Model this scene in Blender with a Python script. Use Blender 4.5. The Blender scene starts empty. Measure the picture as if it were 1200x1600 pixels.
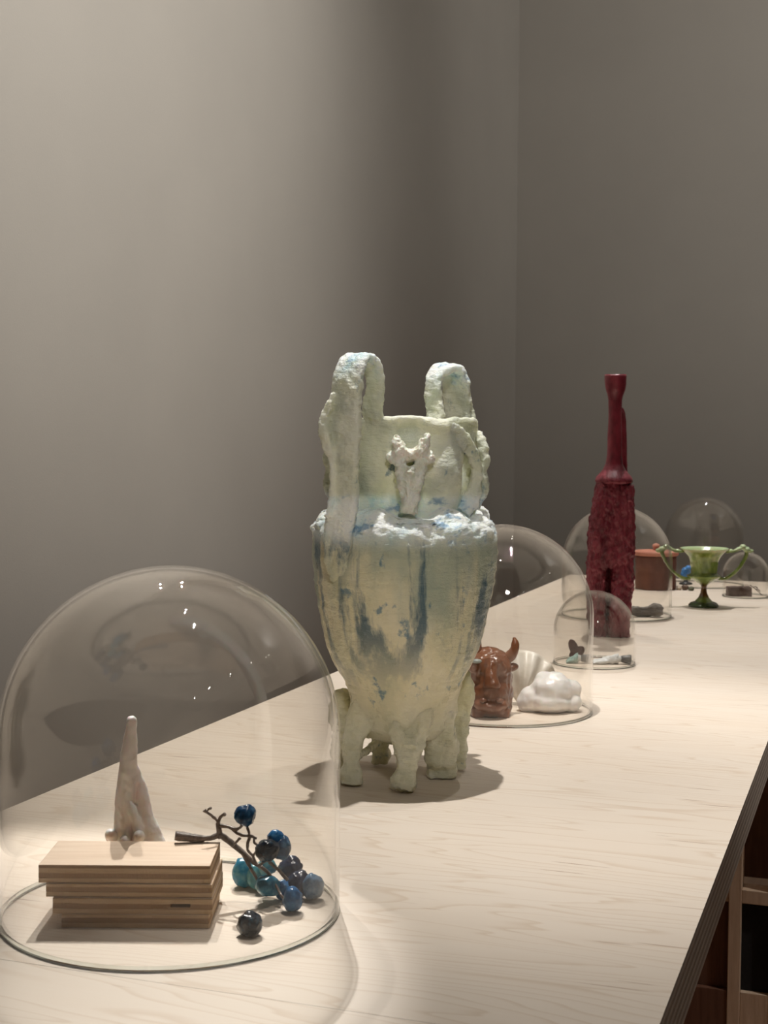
import bpy, bmesh, math, random
from mathutils import Vector, Matrix, noise
random.seed(7)
PI = math.pi
sc = bpy.context.scene
COL = sc.collection

# ------------------------------------------------------------------ camera
TZ = 0.85                      # height of the table top
TH = math.atan(775 / 2217.0)   # camera looks this far left of the table's long axis (+Y)
PITCH = math.atan(110 / 2217.0)
ROLL = math.radians(0.4)
cam = bpy.data.objects.new('camera', bpy.data.cameras.new('camera'))
COL.objects.link(cam)
cam.data.sensor_fit = 'VERTICAL'
cam.data.sensor_height = 36.0
cam.data.lens = 2217 / 1600 * 36
cam.data.clip_start = 0.05
cam.data.dof.use_dof = True
cam.data.dof.focus_distance = 1.62
cam.data.dof.aperture_fstop = 20
cam.matrix_world = (Matrix.Translation((0, 0, TZ + 0.4)) @ Matrix.Rotation(TH, 4, 'Z')
                    @ Matrix.Rotation(PI / 2 - PITCH, 4, 'X') @ Matrix.Rotation(ROLL, 4, 'Z'))
sc.camera = cam

# ------------------------------------------------------------------ world, view, lights
sc.view_settings.view_transform = 'Standard'
sc.view_settings.look = 'None'
sc.view_settings.gamma = 1
sc.view_settings.exposure = 0.2
sc.view_settings.use_curve_mapping = False
world = bpy.data.worlds.new('world')
sc.world = world
world.use_nodes = True
world.node_tree.nodes['Background'].inputs[0].default_value = (0.5, 0.48, 0.45, 1)
world.node_tree.nodes['Background'].inputs[1].default_value = 0.02
sc.cycles.transparent_max_bounces = 40
sc.cycles.max_bounces = 14
sc.cycles.diffuse_bounces = 5
sc.cycles.transmission_bounces = 10
sc.cycles.caustics_reflective = False
sc.cycles.caustics_refractive = False
sc.cycles.sample_clamp_indirect = 6


def spot(name, loc, target, watts, half_deg, blend, radius=0.02, col=(1, 0.965, 0.92)):
    l = bpy.data.lights.new(name, 'SPOT')
    l.energy = watts
    l.color = col
    l.spot_size = math.radians(half_deg * 2)
    l.spot_blend = blend
    l.shadow_soft_size = radius
    o = bpy.data.objects.new(name, l)
    COL.objects.link(o)
    o.location = (loc[0], loc[1], TZ + loc[2])
    t = Vector((target[0], target[1], TZ + target[2]))
    o.rotation_euler = (t - o.location).to_track_quat('-Z', 'Y').to_euler()
    return o


# lamps on the ceiling above the table
spot('spot_over_vase', (-0.50, 1.60, 2.65), (-0.46, 1.80, 0), 205, 19.5, 0.9, 0.02)
spot('spot_over_edge', (-0.05, 1.2, 2.65), (0.02, 1.02, 0), 100, 15, 1.0, 0.02)
spot('spot_over_middle', (-0.3, 2.5, 2.65), (-0.3, 2.45, 0), 72, 16, 1.0, 0.02)
spot('spot_table_end', (-0.5, 5.1, 2.65), (-0.45, 3.7, 0), 50, 20, 0.8, 0.04)
spot('spot_over_vase_second', (-0.15, 2.1, 2.65), (-0.5, 1.8, 0), 30, 17, 0.8, 0.016)
spot('spot_behind_dome', (-1.2, 2.62, 2.1), (-0.64, 0.92, 0), 200, 7.2, 0.5, 0.014)
spot('spot_behind_dome_second', (-1.42, 2.35, 2.1), (-0.64, 0.92, 0), 108, 7.2, 0.5, 0.014)
spot('spot_far_table', (-0.62, 3.75, 2.65), (-0.5, 3.3, 0), 150, 27, 0.7, 0.03)
spot('spot_far_table_second', (-0.95, 3.2, 2.65), (-0.45, 3.6, 0), 45, 22, 0.7, 0.016)
# lamps that wash the walls
spot('wall_washer', (1.3, 1.9, 2.95), (-1.65, 2.75, 1.75), 560, 33, 1.0, 0.06)
spot('wall_washer_second', (2.4, 3.2, 2.9), (0.3, 6.6, 2.5), 360, 44, 1.0, 0.06)
# lamp row of the rest of the gallery, then added fill spots
for i, y in enumerate((-1.6, -0.6, 0.6, 1.8, 3.0)):
    spot('gallery_fill_spot', (2.2, y, 2.75), (-0.1 + 0.1 * i, y * 0.55 + 0.9, 0.0), 2.5, 30, 0.9, 0.02)
spot('gallery_fill_spot', (0.9, -1.4, 2.75), (-0.52, 1.6, 0.37), 150, 5.6, 0.7, 0.2)  # added fill from the front, narrowed to the vase
spot('gallery_fill_spot', (1.5, 1.7, 2.75), (0.12, 2.1, -0.85), 150, 15, 1.0, 0.05)  # added to brighten the table edge and the frame below it
spot('gallery_fill_spot', (1.6, -2.2, 2.75), (3.0, -0.5, -0.8), 70, 46, 0.9, 0.05)  # added ambient fill, aimed away so that it bounces off the room

# ------------------------------------------------------------------ mesh helpers


def link(name, me, mat=None, parent=None):
    o = bpy.data.objects.new(name, me)
    COL.objects.link(o)
    if mat:
        me.materials.append(mat)
    if parent:
        o.parent = parent
    return o


def obj(name, bm, mat, parent=None, smooth=True):
    me = bpy.data.meshes.new(name)
    bmesh.ops.recalc_face_normals(bm, faces=bm.faces)
    for f in bm.faces:
        f.smooth = smooth
    bm.to_mesh(me)
    bm.free()
    return link(name, me, mat, parent)


def thing(name, label, cat, loc, rz=TH, group=None):
    o = bpy.data.objects.new(name, None)
    COL.objects.link(o)
    o.empty_display_size = 0.05
    o.location = (loc[0], loc[1], TZ + (loc[2] if len(loc) > 2 else 0))
    o.rotation_euler = (0, 0, rz)
    o['label'] = label
    o['category'] = cat
    if group:
        o['group'] = group
    return o


def tag(o, label, cat, group=None):
    o['label'] = label
    o['category'] = cat
    if group:
        o['group'] = group
    return o


def place(o, loc, rz=TH):
    o.location = (loc[0], loc[1], TZ + (loc[2] if len(loc) > 2 else 0))
    o.rotation_euler = (0, 0, rz)
    return o


def box(bm, x0, x1, y0, y1, z0, z1, bev=0.0):
    vs = [bm.verts.new((x, y, z)) for x in (x0, x1) for y in (y0, y1) for z in (z0, z1)]
    idx = [(0, 1, 3, 2), (4, 6, 7, 5), (0, 4, 5, 1), (2, 3, 7, 6), (0, 2, 6, 4), (1, 5, 7, 3)]
    fs = [bm.faces.new([vs[i] for i in q]) for q in idx]
    if bev:
        es = list({e for f in fs for e in f.edges})
        bmesh.ops.bevel(bm, geom=es, offset=bev, segments=2, profile=0.5, affect='EDGES')
    return bm


def lathe(bm, prof, n=64, fn=None):
    """prof: list of (r, z); r == 0 closes to a point. fn(r, z, a) -> (r, z) varies it round the axis"""
    rings = []
    for r, z in prof:
        if r <= 1e-7:
            rings.append([bm.verts.new((0, 0, z))])
        else:
            ring = []
            for i in range(n):
                a = 2 * PI * i / n
                rr, zz = fn(r, z, a) if fn else (r, z)
                ring.append(bm.verts.new((rr * math.cos(a), rr * math.sin(a), zz)))
            rings.append(ring)
    for a, b in zip(rings, rings[1:]):
        if len(a) == 1 and len(b) == 1:
            continue
        for i in range(n):
            j = (i + 1) % n
            if len(a) == 1:
                bm.faces.new((a[0], b[j], b[i]))
            elif len(b) == 1:
                bm.faces.new((a[i], a[j], b[0]))
            else:
                bm.faces.new((a[i], a[j], b[j], b[i]))
    return bm


def densify(prof, step):
    out = [prof[0]]
    for (r0, z0), (r1, z1) in zip(prof, prof[1:]):
        k = max(1, int(math.hypot(r1 - r0, z1 - z0) / step))
        for i in range(1, k + 1):
            t = i / k
            out.append((r0 + (r1 - r0) * t, z0 + (z1 - z0) * t))
    return out


def catmull(pts, n):
    pts = [tuple(p) for p in pts]
    P = [pts[0]] + pts + [pts[-1]]
    out = []
    for i in range(1, len(P) - 2):
        for k in range(n):
            t = k / n
            a, b, c, d = P[i - 1], P[i], P[i + 1], P[i + 2]
            out.append(tuple(0.5 * (2 * b[j] + (c[j] - a[j]) * t + (2 * a[j] - 5 * b[j] + 4 * c[j] - d[j]) * t * t
                                    + (3 * b[j] - a[j] - 3 * c[j] + d[j]) * t ** 3) for j in range(len(b))))
    out.append(pts[-1])
    return out


def sweep(bm, path, section, side=None):
    """path: list of (x, y, z, scale...) ; section(i, t) -> list of (a, b) in the (side, up) plane"""
    pts = [Vector(p[:3]) for p in path]
    n = len(pts)
    rings = []
    ref = Vector(side).normalized() if side is not None else None
    prev = None
    for i, p in enumerate(pts):
        tan = (pts[min(i + 1, n - 1)] - pts[max(i - 1, 0)]).normalized()
        if ref is not None:
            s = (ref - tan * ref.dot(tan))
            s.normalize()
        elif prev is None:
            s = tan.orthogonal().normalized()
        else:
            s = (prev - tan * prev.dot(tan)).normalized()
        prev = s
        u = tan.cross(s)
        rings.append([bm.verts.new(p + s * a + u * b) for a, b in section(i, i / max(1, n - 1))])
    m = len(rings[0])
    for a, b in zip(rings, rings[1:]):
        for i in range(m):
            j = (i + 1) % m
            bm.faces.new((a[i], a[j], b[j], b[i]))
    bm.faces.new(list(reversed(rings[0])))
    bm.faces.new(rings[-1])
    return bm


def tube(bm, pts, n=8, sub=4):
    """pts: (x, y, z, r)"""
    path = catmull(pts, sub)
    return sweep(bm, path, lambda i, t: [(path[i][3] * math.cos(2 * PI * k / n), path[i][3] * math.sin(2 * PI * k / n))
                                         for k in range(n)])


def ribbon(bm, pts, side, sub=6, n=20):
    """pts: (x, y, z, half_width, half_thickness)"""
    path = catmull(pts, sub)

    def sec(i, t):
        w, h = path[i][3], path[i][4]
        out = []
        for k in range(n):
            a = 2 * PI * k / n
            c, s = math.cos(a), math.sin(a)
            out.append((w * math.copysign(abs(c) ** 0.5, c), h * math.copysign(abs(s) ** 0.6, s)))
        return out
    return sweep(bm, path, sec, side)


def ball(bm, c, r, rot=None, sub=3):
    if not hasattr(r, '__len__'):
        r = (r, r, r)
    m = Matrix.Translation(c) @ (rot.to_4x4() if rot else Matrix.Identity(4)) @ Matrix.Diagonal((r[0], r[1], r[2], 1))
    bmesh.ops.create_icosphere(bm, subdivisions=sub, radius=1, matrix=m)
    return bm


def fuse(bm, voxel, smooth=2, fac=0.5):
    """weld overlapping closed shapes of one part into one skin"""
    me = bpy.data.meshes.new('tmp')
    bmesh.ops.recalc_face_normals(bm, faces=bm.faces)
    bm.to_mesh(me)
    bm.free()
    o = bpy.data.objects.new('tmp', me)
    COL.objects.link(o)
    r = o.modifiers.new('r', 'REMESH')
    r.mode = 'VOXEL'
    r.voxel_size = voxel
    if smooth:
        s = o.modifiers.new('s', 'SMOOTH')
        s.factor = fac
        s.iterations = smooth
    dg = bpy.context.evaluated_depsgraph_get()
    ev = o.evaluated_get(dg)
    m2 = bpy.data.meshes.new_from_object(ev)
    out = bmesh.new()
    out.from_mesh(m2)
    bpy.data.objects.remove(o)
    bpy.data.meshes.remove(me)
    bpy.data.meshes.remove(m2)
    return out


def rough(bm, amp, scale, seed=0.0, stretch=(1, 1, 1), octaves=3, floor=None):
    bm.normal_update()
    off = Vector((seed * 3.1, seed * 1.7, seed * 2.3))
    mv = []
    for v in bm.verts:
        c = Vector((v.co.x * stretch[0], v.co.y * stretch[1], v.co.z * stretch[2])) * scale + off
        mv.append(v.co + v.normal * amp * (noise.fractal(c, 0.7, 2.0, octaves)))
    for v, c in zip(bm.verts, mv):
        v.co = c
        if floor is not None and v.co.z < floor:
            v.co.z = floor
    return bm


# ------------------------------------------------------------------ material helpers
class N:
    def __init__(self, name):
        self.m = bpy.data.materials.new(name)
        self.m.use_nodes = True
        self.t = self.m.node_tree
        self.b = self.t.nodes['Principled BSDF']
        self.co = self.t.nodes.new('ShaderNodeTexCoord')

    def node(self, kind, **ins):
        n = self.t.nodes.new(kind)
        for k, v in ins.items():
            self.put(n, k, v)
        return n

    def put(self, n, k, v):
        s = n.inputs[int(k[1:])] if k[0] == 'i' and k[1:].isdigit() else n.inputs[k.replace('_', ' ')]
        if isinstance(v, bpy.types.NodeSocket):
            self.t.links.new(v, s)
        elif isinstance(v, (tuple, list)) and len(v) == 3 and s.type == 'RGBA':
            s.default_value = (*v, 1)
        else:
            s.default_value = v

    def coords(self, scale=(1, 1, 1), loc=(0, 0, 0), rot=(0, 0, 0)):
        mp = self.node('ShaderNodeMapping', Vector=self.co.outputs['Object'], Scale=scale, Location=loc, Rotation=rot)
        return mp.outputs[0]

    def noise(self, vec, scale=5, detail=4, roughness=0.55, dist=0.0):
        n = self.node('ShaderNodeTexNoise', Vector=vec, Scale=scale, Detail=detail, Roughness=roughness, Distortion=dist)
        return n.outputs['Fac']

    def ramp(self, fac, stops):
        n = self.t.nodes.new('ShaderNodeValToRGB')
        self.t.links.new(fac, n.inputs[0])
        e = n.color_ramp.elements
        while len(e) < len(stops):
            e.new(0.5)
        for el, (p, c) in zip(e, stops):
            el.position = p
            el.color = (*c, 1) if hasattr(c, '__len__') else (c, c, c, 1)
        return n.outputs[0]

    def mix(self, fac, a, b, mode='MIX'):
        n = self.t.nodes.new('ShaderNodeMix')
        n.data_type = 'RGBA'
        n.blend_type = mode
        for s, v in ((n.inputs[0], fac), (n.inputs[6], a), (n.inputs[7], b)):
            if isinstance(v, bpy.types.NodeSocket):
                self.t.links.new(v, s)
            else:
                s.default_value = (*v, 1) if hasattr(v, '__len__') else v
        return n.outputs[2]

    def math(self, op, a, b=0.0, c=0.0):
        n = self.t.nodes.new('ShaderNodeMath')
        n.operation = op
        for s, v in zip(n.inputs, (a, b, c)):
            if isinstance(v, bpy.types.NodeSocket):
                self.t.links.new(v, s)
            else:
                s.default_value = v
        return n.outputs[0]

    def sep(self, vec=None):
        n = self.t.nodes.new('ShaderNodeSeparateXYZ')
        self.t.links.new(vec or self.co.outputs['Object'], n.inputs[0])
        return n.outputs

    def rng(self, v, a, b, c=0.0, d=1.0, smooth=True):
        n = self.t.nodes.new('ShaderNodeMapRange')
        n.interpolation_type = 'SMOOTHSTEP' if smooth else 'LINEAR'
        self.t.links.new(v, n.inputs[0])
        for i, x in enumerate((a, b, c, d)):
            n.inputs[i + 1].default_value = x
        return n.outputs[0]

    def bump(self, h, dist=0.002, strength=1.0, prev=None):
        n = self.node('ShaderNodeBump', Height=h, Distance=dist, Strength=strength)
        if prev:
            self.t.links.new(prev, n.inputs['Normal'])
        return n.outputs[0]

    def done(self, color, rough=0.5, normal=None, **kw):
        self.put(self.b, 'Base_Color', color)
        self.put(self.b, 'Roughness', rough)
        if normal:
            self.t.links.new(normal, self.b.inputs['Normal'])
        for k, v in kw.items():
            self.put(self.b, k, v)
        return self.m


def simple(name, c1, c2, scale=40, rough=0.5, bump=0.001, stretch=(1, 1, 1), **kw):
    n = N(name)
    v = n.coords(stretch)
    f = n.noise(v, scale, 5, 0.6)
    col = n.ramp(f, [(0.3, c1), (0.7, c2)])
    nb = n.bump(n.noise(v, scale * 2.5, 4, 0.6), bump)
    return n.done(col, rough, nb, **kw)


# plaster
def m_plaster(name, c):
    n = N(name)
    f = n.noise(n.coords(), 2.2, 3)
    col = n.ramp(f, [(0.3, tuple(x * 0.97 for x in c)), (0.7, tuple(x * 1.03 for x in c))])
    nb = n.bump(n.noise(n.coords(), 260, 3, 0.6), 0.0006, 0.5)
    return n.done(col, 0.85, nb)


M_wall = m_plaster('grey_paint', (0.36, 0.335, 0.297))
M_ceil = m_plaster('ceiling_paint', (0.50, 0.485, 0.46))


def m_birch():
    n = N('birch_veneer')
    v = n.coords((0.55, 5.5, 1))
    big = n.noise(v, 1.7, 3, 0.45, 0.25)
    ring = n.math('FRACT', n.math('MULTIPLY', big, 24.0))
    line = n.ramp(ring, [(0.0, 0.0), (0.72, 0.15), (0.93, 1.0), (1.0, 0.0)])
    fine = n.noise(n.coords((5, 160, 1)), 2.0, 4, 0.6)
    soft = n.noise(n.coords((1.2, 2.5, 1)), 1.6, 2)
    base = n.mix(soft, (0.71, 0.645, 0.56), (0.77, 0.71, 0.635))
    c1 = n.mix(n.math('MULTIPLY', n.noise(n.coords((1.2, 3, 1), (3, 1, 0)), 2.2, 2), 0.34), base, (0.72, 0.55, 0.39))
    c1 = n.mix(n.math('MULTIPLY', line, 0.42), c1, (0.50, 0.36, 0.24))
    c2 = n.mix(n.math('MULTIPLY', fine, 0.30), c1, (0.66, 0.52, 0.39))
    fl = n.noise(n.coords((9, 210, 1)), 1.0, 1, 0.4)
    fleck = n.math('MULTIPLY', n.rng(fl, 0.70, 0.74), n.rng(n.noise(n.coords((2.5, 6, 1), (5, 2, 1)), 2.2, 2), 0.47, 0.60))
    c3 = n.mix(n.math('MULTIPLY', fleck, 0.75), c2, (0.30, 0.17, 0.10))
    nb = n.bump(fine, 0.0003, 0.5)
    return n.done(c3, 0.5, nb)


M_birch = m_birch()


def m_ply(name, cols, period, axis=2, rough=0.75, dark=0.5):
    """edge of a plywood sheet: alternating plies"""
    n = N(name)
    z = n.sep()[axis]
    fr = n.math('FRACT', n.math('DIVIDE', z, period))
    band = n.ramp(fr, [(0.0, dark), (0.06, 0.9), (0.45, 1.0), (0.5, 0.35), (0.56, 0.0), (0.95, 0.08), (1.0, dark)])
    f = n.noise(n.coords((40, 40, 300)), 1.6, 4)
    c = n.mix(band, cols[0], cols[1])
    c = n.mix(n.math('MULTIPLY', f, 0.55), c, cols[2])
    hatch = n.noise(n.coords((500, 500, 160)), 1.0, 2)
    nb = n.bump(n.math('ADD', hatch, band), 0.0006, 0.8)
    return n.done(c, rough, nb)


M_plyedge = m_ply('table_ply_edge', ((0.40, 0.35, 0.30), (0.66, 0.60, 0.53), (0.20, 0.165, 0.135)), 0.0087)
M_blockedge = m_ply('block_ply_edge', ((0.36, 0.21, 0.10), (0.78, 0.57, 0.35), (0.34, 0.19, 0.09)), 0.0084)


def m_blocktop():
    n = N('block_veneer')
    v = n.coords((4, 60, 4))
    f = n.noise(v, 2.2, 4, 0.55, 0.3)
    c = n.ramp(f, [(0.25, (0.60, 0.43, 0.29)), (0.55, (0.71, 0.55, 0.41)), (0.8, (0.77, 0.63, 0.49))])
    return n.done(c, 0.55, n.bump(f, 0.0003))


M_blocktop = m_blocktop()


def m_floor():
    n = N('dark_wood_floor')
    f = n.noise(n.coords((14, 1.2, 1)), 2.5, 4)
    c = n.ramp(f, [(0.3, (0.22, 0.12, 0.07)), (0.7, (0.36, 0.21, 0.125))])
    return n.done(c, 0.45)


M_floor = m_floor()
M_frame = simple('plywood_frame', (0.55, 0.40, 0.28), (0.72, 0.56, 0.42), 6, 0.6, 0.0004, (20, 20, 2))
M_dark = simple('dark_red_brown_board', (0.12, 0.05, 0.03), (0.18, 0.085, 0.05), 6, 0.6, 0.0004, (20, 20, 2))  # darker and redder than the frame wood, for the left bays
M_black = simple('matt_black', (0.008, 0.008, 0.009), (0.014, 0.014, 0.015), 200, 0.95, 0.0004)  # even black for the panel below the rail in the right bay


def m_glass():
    m = bpy.data.materials.new('clear_glass')
    m.use_nodes = True
    t = m.node_tree
    t.nodes.clear()
    out = t.nodes.new('ShaderNodeOutputMaterial')
    mix = t.nodes.new('ShaderNodeMixShader')
    tr = t.nodes.new('ShaderNodeBsdfTransparent')
    tr.inputs[0].default_value = (0.985, 0.98, 0.97, 1)
    gl = t.nodes.new('ShaderNodeBsdfGlossy')
    gl.inputs['Roughness'].default_value = 0.0
    gl.inputs['Color'].default_value = (1, 1, 1, 1)
    fr = t.nodes.new('ShaderNodeFresnel')
    geo = t.nodes.new('ShaderNodeNewGeometry')
    io = t.nodes.new('ShaderNodeMapRange')
    io.inputs[3].default_value = 1.38
    io.inputs[4].default_value = 1 / 1.38
    t.links.new(geo.outputs['Backfacing'], io.inputs[0])
    t.links.new(io.outputs[0], fr.inputs['IOR'])
    t.links.new(fr.outputs[0], mix.inputs[0])
    t.links.new(tr.outputs[0], mix.inputs[1])
    t.links.new(gl.outputs[0], mix.inputs[2])
    t.links.new(mix.outputs[0], out.inputs[0])
    return m


def m_glassrim():
    m = bpy.data.materials.new('glass_rim')
    m.use_nodes = True
    b = m.node_tree.nodes['Principled BSDF']
    b.inputs['Base Color'].default_value = (0.86, 0.9, 0.86, 1)
    b.inputs['Roughness'].default_value = 0.02
    b.inputs['IOR'].default_value = 1.5
    b.inputs['Transmission Weight'].default_value = 1.0
    return m


M_glass = m_glass()
M_rim = m_glassrim()

# ------------------------------------------------------------------ room
XL, YF, XR, YB, ZC = -1.65, 6.6, 4.2, -3.6, 4.1


def struct(name, bm, mat):
    o = obj(name, bm, mat, smooth=False)
    o['kind'] = 'structure'
    return o


struct('floor', box(bmesh.new(), XL - .1, XR + .1, YB - .1, YF + .1, -0.1, 0), M_floor)
struct('ceiling', box(bmesh.new(), XL - .1, XR + .1, YB - .1, YF + .1, ZC, ZC + .1), M_ceil)
struct('wall_left', box(bmesh.new(), XL - .1, XL, YB - .1, YF + .1, 0, ZC), M_wall)
struct('wall_far', box(bmesh.new(), XL, XR, YF, YF + .1, 0, ZC), M_wall)
struct('wall_right', box(bmesh.new(), XR, XR + .1, YB - .1, YF + .1, 0, ZC), M_wall)
struct('wall_back', box(bmesh.new(), XL, XR, YB - .1, YB, 0, ZC), M_wall)

# ------------------------------------------------------------------ table
table = thing('display_table', 'long pale birch plywood table carrying all the glass domes and vessels', 'table', (0, 0), 0)
TX0, TX1 = -0.885, -0.135
seams = [-0.35, 0.917, 1.985, 2.97, 4.25]
for y0, y1 in zip(seams, seams[1:]):
    bm = box(bmesh.new(), TX0, TX1, y0 + 0.0001, y1 - 0.0001, -0.052, 0, 0.0003)
    o = obj('top_panel', bm, M_birch, table, False)
    o.data.materials.append(M_plyedge)
    for p in o.data.polygons:
        if abs(p.normal.z) < 0.5:
            p.material_index = 1
# cross frames under the top
for yy in (0.2, 2.3, 4.0):
    for x0, x1 in ((-0.87, -0.835), (-0.53, -0.508), (-0.214, -0.194), (-0.146, -0.137)):
        obj('post', box(bmesh.new(), x0, x1, yy, yy + 0.04, -TZ, -0.0525, 0.001), M_frame, table, False)
    for x0, x1 in ((-0.835, -0.53), (-0.508, -0.214), (-0.194, -0.146)):
        obj('rail', box(bmesh.new(), x0 + .0003, x1 - .0003, yy + .002, yy + 0.04, -0.334, -0.312, 0.001), M_frame, table, False)
        if x0 > -0.2:
            obj('black_panel', box(bmesh.new(), x0 + .0003, x1 - .0003, yy + .012, yy + 0.03, -0.478, -0.3345), M_black, table, False)
        else:
            obj('back_board', box(bmesh.new(), x0 + .0003, x1 - .0003, yy + .012, yy + 0.03, -0.478, -0.3345), M_dark, table, False)
        obj('kick_board', box(bmesh.new(), x0 + .0003, x1 - .0003, yy + .002, yy + 0.04, -0.80, -0.4785, 0.001), M_frame if x0 > -0.2 else M_dark, table, False)


# ------------------------------------------------------------------ glass domes
def dome(label, loc, R, H, T=0.0035, flat=1.0):
    t = thing('glass_dome', label, 'glass dome', loc, TH, 'glass domes on the table')
    hc = H - R * flat
    z0 = 0.0035
    out = [(R, z0), (R, z0 + 0.004)] + [(R, z0 + (hc - z0) * i / 6) for i in range(1, 6)]
    out += [(R * math.cos(a * PI / 80), hc + R * flat * math.sin(a * PI / 80)) for a in range(40)] + [(0, H)]
    r = R - T
    inn = [(0, H - T)] + [(r * math.cos(a * PI / 80), hc + (R * flat - T) * math.sin(a * PI / 80)) for a in range(39, -1, -1)]
    inn += [(r, z0 + (hc - z0) * i / 6) for i in range(5, -1, -1)]
    bm = bmesh.new()
    lathe(bm, out, 128)
    lathe(bm, inn, 128)
    bmesh.ops.remove_doubles(bm, verts=bm.verts, dist=1e-7)
    # orient: outer skin outwards, inner skin inwards (both away from the glass)
    o = obj('glass_shell', bm, M_glass, t)
    me = o.data
    b2 = bmesh.new()
    b2.from_mesh(me)
    fl = []
    for f in b2.faces:
        c = f.calc_center_median()
        d = Vector((c.x, c.y, c.z - hc if c.z > hc else 0))
        inner = (math.hypot(c.x, c.y) < R - T * 0.5) if c.z < hc else (math.sqrt(c.x ** 2 + c.y ** 2 + ((c.z - hc) / flat) ** 2) < R - T * 0.5)
        if (f.normal.dot(d) > 0) == inner:
            fl.append(f)
    bmesh.ops.reverse_faces(b2, faces=fl)
    b2.to_mesh(me)
    b2.free()
    bm = bmesh.new()
    k = 12
    rm, rr = R - T / 2, T * 0.62
    prof = [(rm + rr * math.cos(2 * PI * i / k), 0.0022 + 0.0020 * math.sin(2 * PI * i / k)) for i in range(k + 1)]
    lathe(bm, prof, 128)
    bmesh.ops.remove_doubles(bm, verts=bm.verts, dist=1e-7)
    obj('rim', bm, M_rim, t)
    return t


D1 = (-0.5622, 1.0655)
D2 = (-0.5285, 2.0471)
DS = (-0.483, 2.5444)
D3 = (-0.5734, 3.2841)
D4 = (-0.466, 4.085)
D5 = (-0.3277, 3.8194)
dome('large clear glass dome nearest, over stacked wood blocks and blue berries', D1, 0.1435, 0.2943)
dome('clear glass dome behind the green vase, over brown bull head and white shells', D2, 0.1362, 0.2784)
dome('smallest clear glass dome, before the red bottle, over paint tubes', DS, 0.0743, 0.1335, 0.0025)
dome('clear glass dome behind the red bottle, over a grey driftwood piece', D3, 0.1268, 0.2538)
dome('clear glass dome farthest away, directly behind the green goblet', D4, 0.110, 0.250)
dome('small clear glass dome at right edge over a dark brown brick', D5, 0.0597, 0.118, 0.0025)

# ------------------------------------------------------------------ green vase
K = 0.000764
VASE = (-0.53, 1.59)


def m_vase():
    n = N('pale_green_wax_ceramic')
    x, y, z = n.sep()
    f1 = n.noise(n.coords((1, 1, 0.55)), 16, 4, 0.6)
    f2 = n.noise(n.coords((1, 1, 0.8), (2, 1, 4)), 34, 4, 0.6)
    base = n.ramp(f1, [(0.28, (0.62, 0.62, 0.42)), (0.5, (0.82, 0.76, 0.52)), (0.72, (0.90, 0.85, 0.66))])
    # neck and upper parts are cooler and paler
    up = n.ramp(f1, [(0.28, (0.62, 0.66, 0.50)), (0.5, (0.82, 0.82, 0.66)), (0.75, (0.90, 0.90, 0.79))])
    pt = n.rng(n.noise(n.coords((1, 1, 0.8), (3, 7, 5)), 22, 3, 0.5), 0.45, 0.62)
    up = n.mix(n.math('MULTIPLY', pt, 0.55), up, (0.44, 0.48, 0.38))  # grey-green patches painted in for the shading of the neck lobes
    base = n.mix(n.rng(z, 0.315, 0.335), base, up)
    # feet greyer green
    base = n.mix(n.rng(z, 0.10, 0.05), base, n.ramp(f2, [(0.3, (0.66, 0.66, 0.48)), (0.7, (0.84, 0.81, 0.64))]))
    # green glaze band round the upper belly
    band = n.math('MULTIPLY', n.rng(z, 0.165, 0.225), n.rng(z, 0.325, 0.295))
    g = n.math('MULTIPLY', band, n.rng(n.noise(n.coords((1, 1, 0.35), (4, 4, 0)), 17, 3, 0.5), 0.40, 0.62))
    base = n.mix(n.math('MULTIPLY', g, 0.72), base, (0.33, 0.41, 0.33))
    # blue stains running down
    st = n.noise(n.coords((1, 1, 0.17), (7, 3, 1)), 30, 5, 0.62, 0.3)
    band2 = n.math('MULTIPLY', n.rng(z, 0.09, 0.20), n.rng(z, 0.335, 0.30))
    s1 = n.math('MULTIPLY', n.rng(st, 0.49, 0.63), band2)
    base = n.mix(n.math('MULTIPLY', s1, 0.88), base, (0.045, 0.115, 0.16))
    sp = n.noise(n.coords((1, 1, 0.7), (1, 8, 2)), 42, 5, 0.6)
    base = n.mix(n.math('MULTIPLY', n.rng(sp, 0.61, 0.70), 0.75), base, (0.08, 0.20, 0.28))
    # pale aqua crust on the shoulder and on the tops of the handles
    no = n.t.nodes.new('ShaderNodeNewGeometry')
    sh = n.math('MULTIPLY', n.rng(z, 0.274, 0.302), n.rng(z, 0.345, 0.332))
    tp = n.math('MAXIMUM', sh, n.rng(z, 0.458, 0.490))
    crust = n.ramp(f2, [(0.25, (0.46, 0.72, 0.80)), (0.38, (0.76, 0.89, 0.89)), (0.55, (0.92, 0.95, 0.90))])
    base = n.mix(n.math('MULTIPLY', tp, 0.92), base, crust)
    bl = n.noise(n.coords((1, 1, 1.6), (9, 1, 3)), 38, 4, 0.6)
    base = n.mix(n.math('MULTIPLY', n.math('MULTIPLY', n.rng(bl, 0.56, 0.68), tp), 0.7), base, (0.10, 0.28, 0.48))
    b1 = n.bump(n.noise(n.coords((1, 1, 1.8)), 120, 5, 0.65), 0.004, 0.8)
    b2 = n.bump(n.noise(n.coords((1, 1, 6)), 60, 3, 0.5), 0.002, 0.5, b1)
    n.b.inputs['Subsurface Radius'].default_value = (0.9, 0.88, 0.6)
    return n.done(base, n.rng(f2, 0.3, 0.7, 0.22, 0.42), b2, Subsurface_Weight=0.35, Subsurface_Scale=0.02, IOR=1.45)


M_vase = m_vase()
M_white = simple('white_slip', (0.74, 0.73, 0.58), (0.93, 0.92, 0.84), 70, 0.35, 0.003, Subsurface_Weight=0.2, Subsurface_Scale=0.02)
vase = thing('footed_vase', 'tall pale green two-handled vase with blue stains on stubby feet', 'vase', VASE)


def vk(*p):
    return tuple(c * K for c in p)


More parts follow.
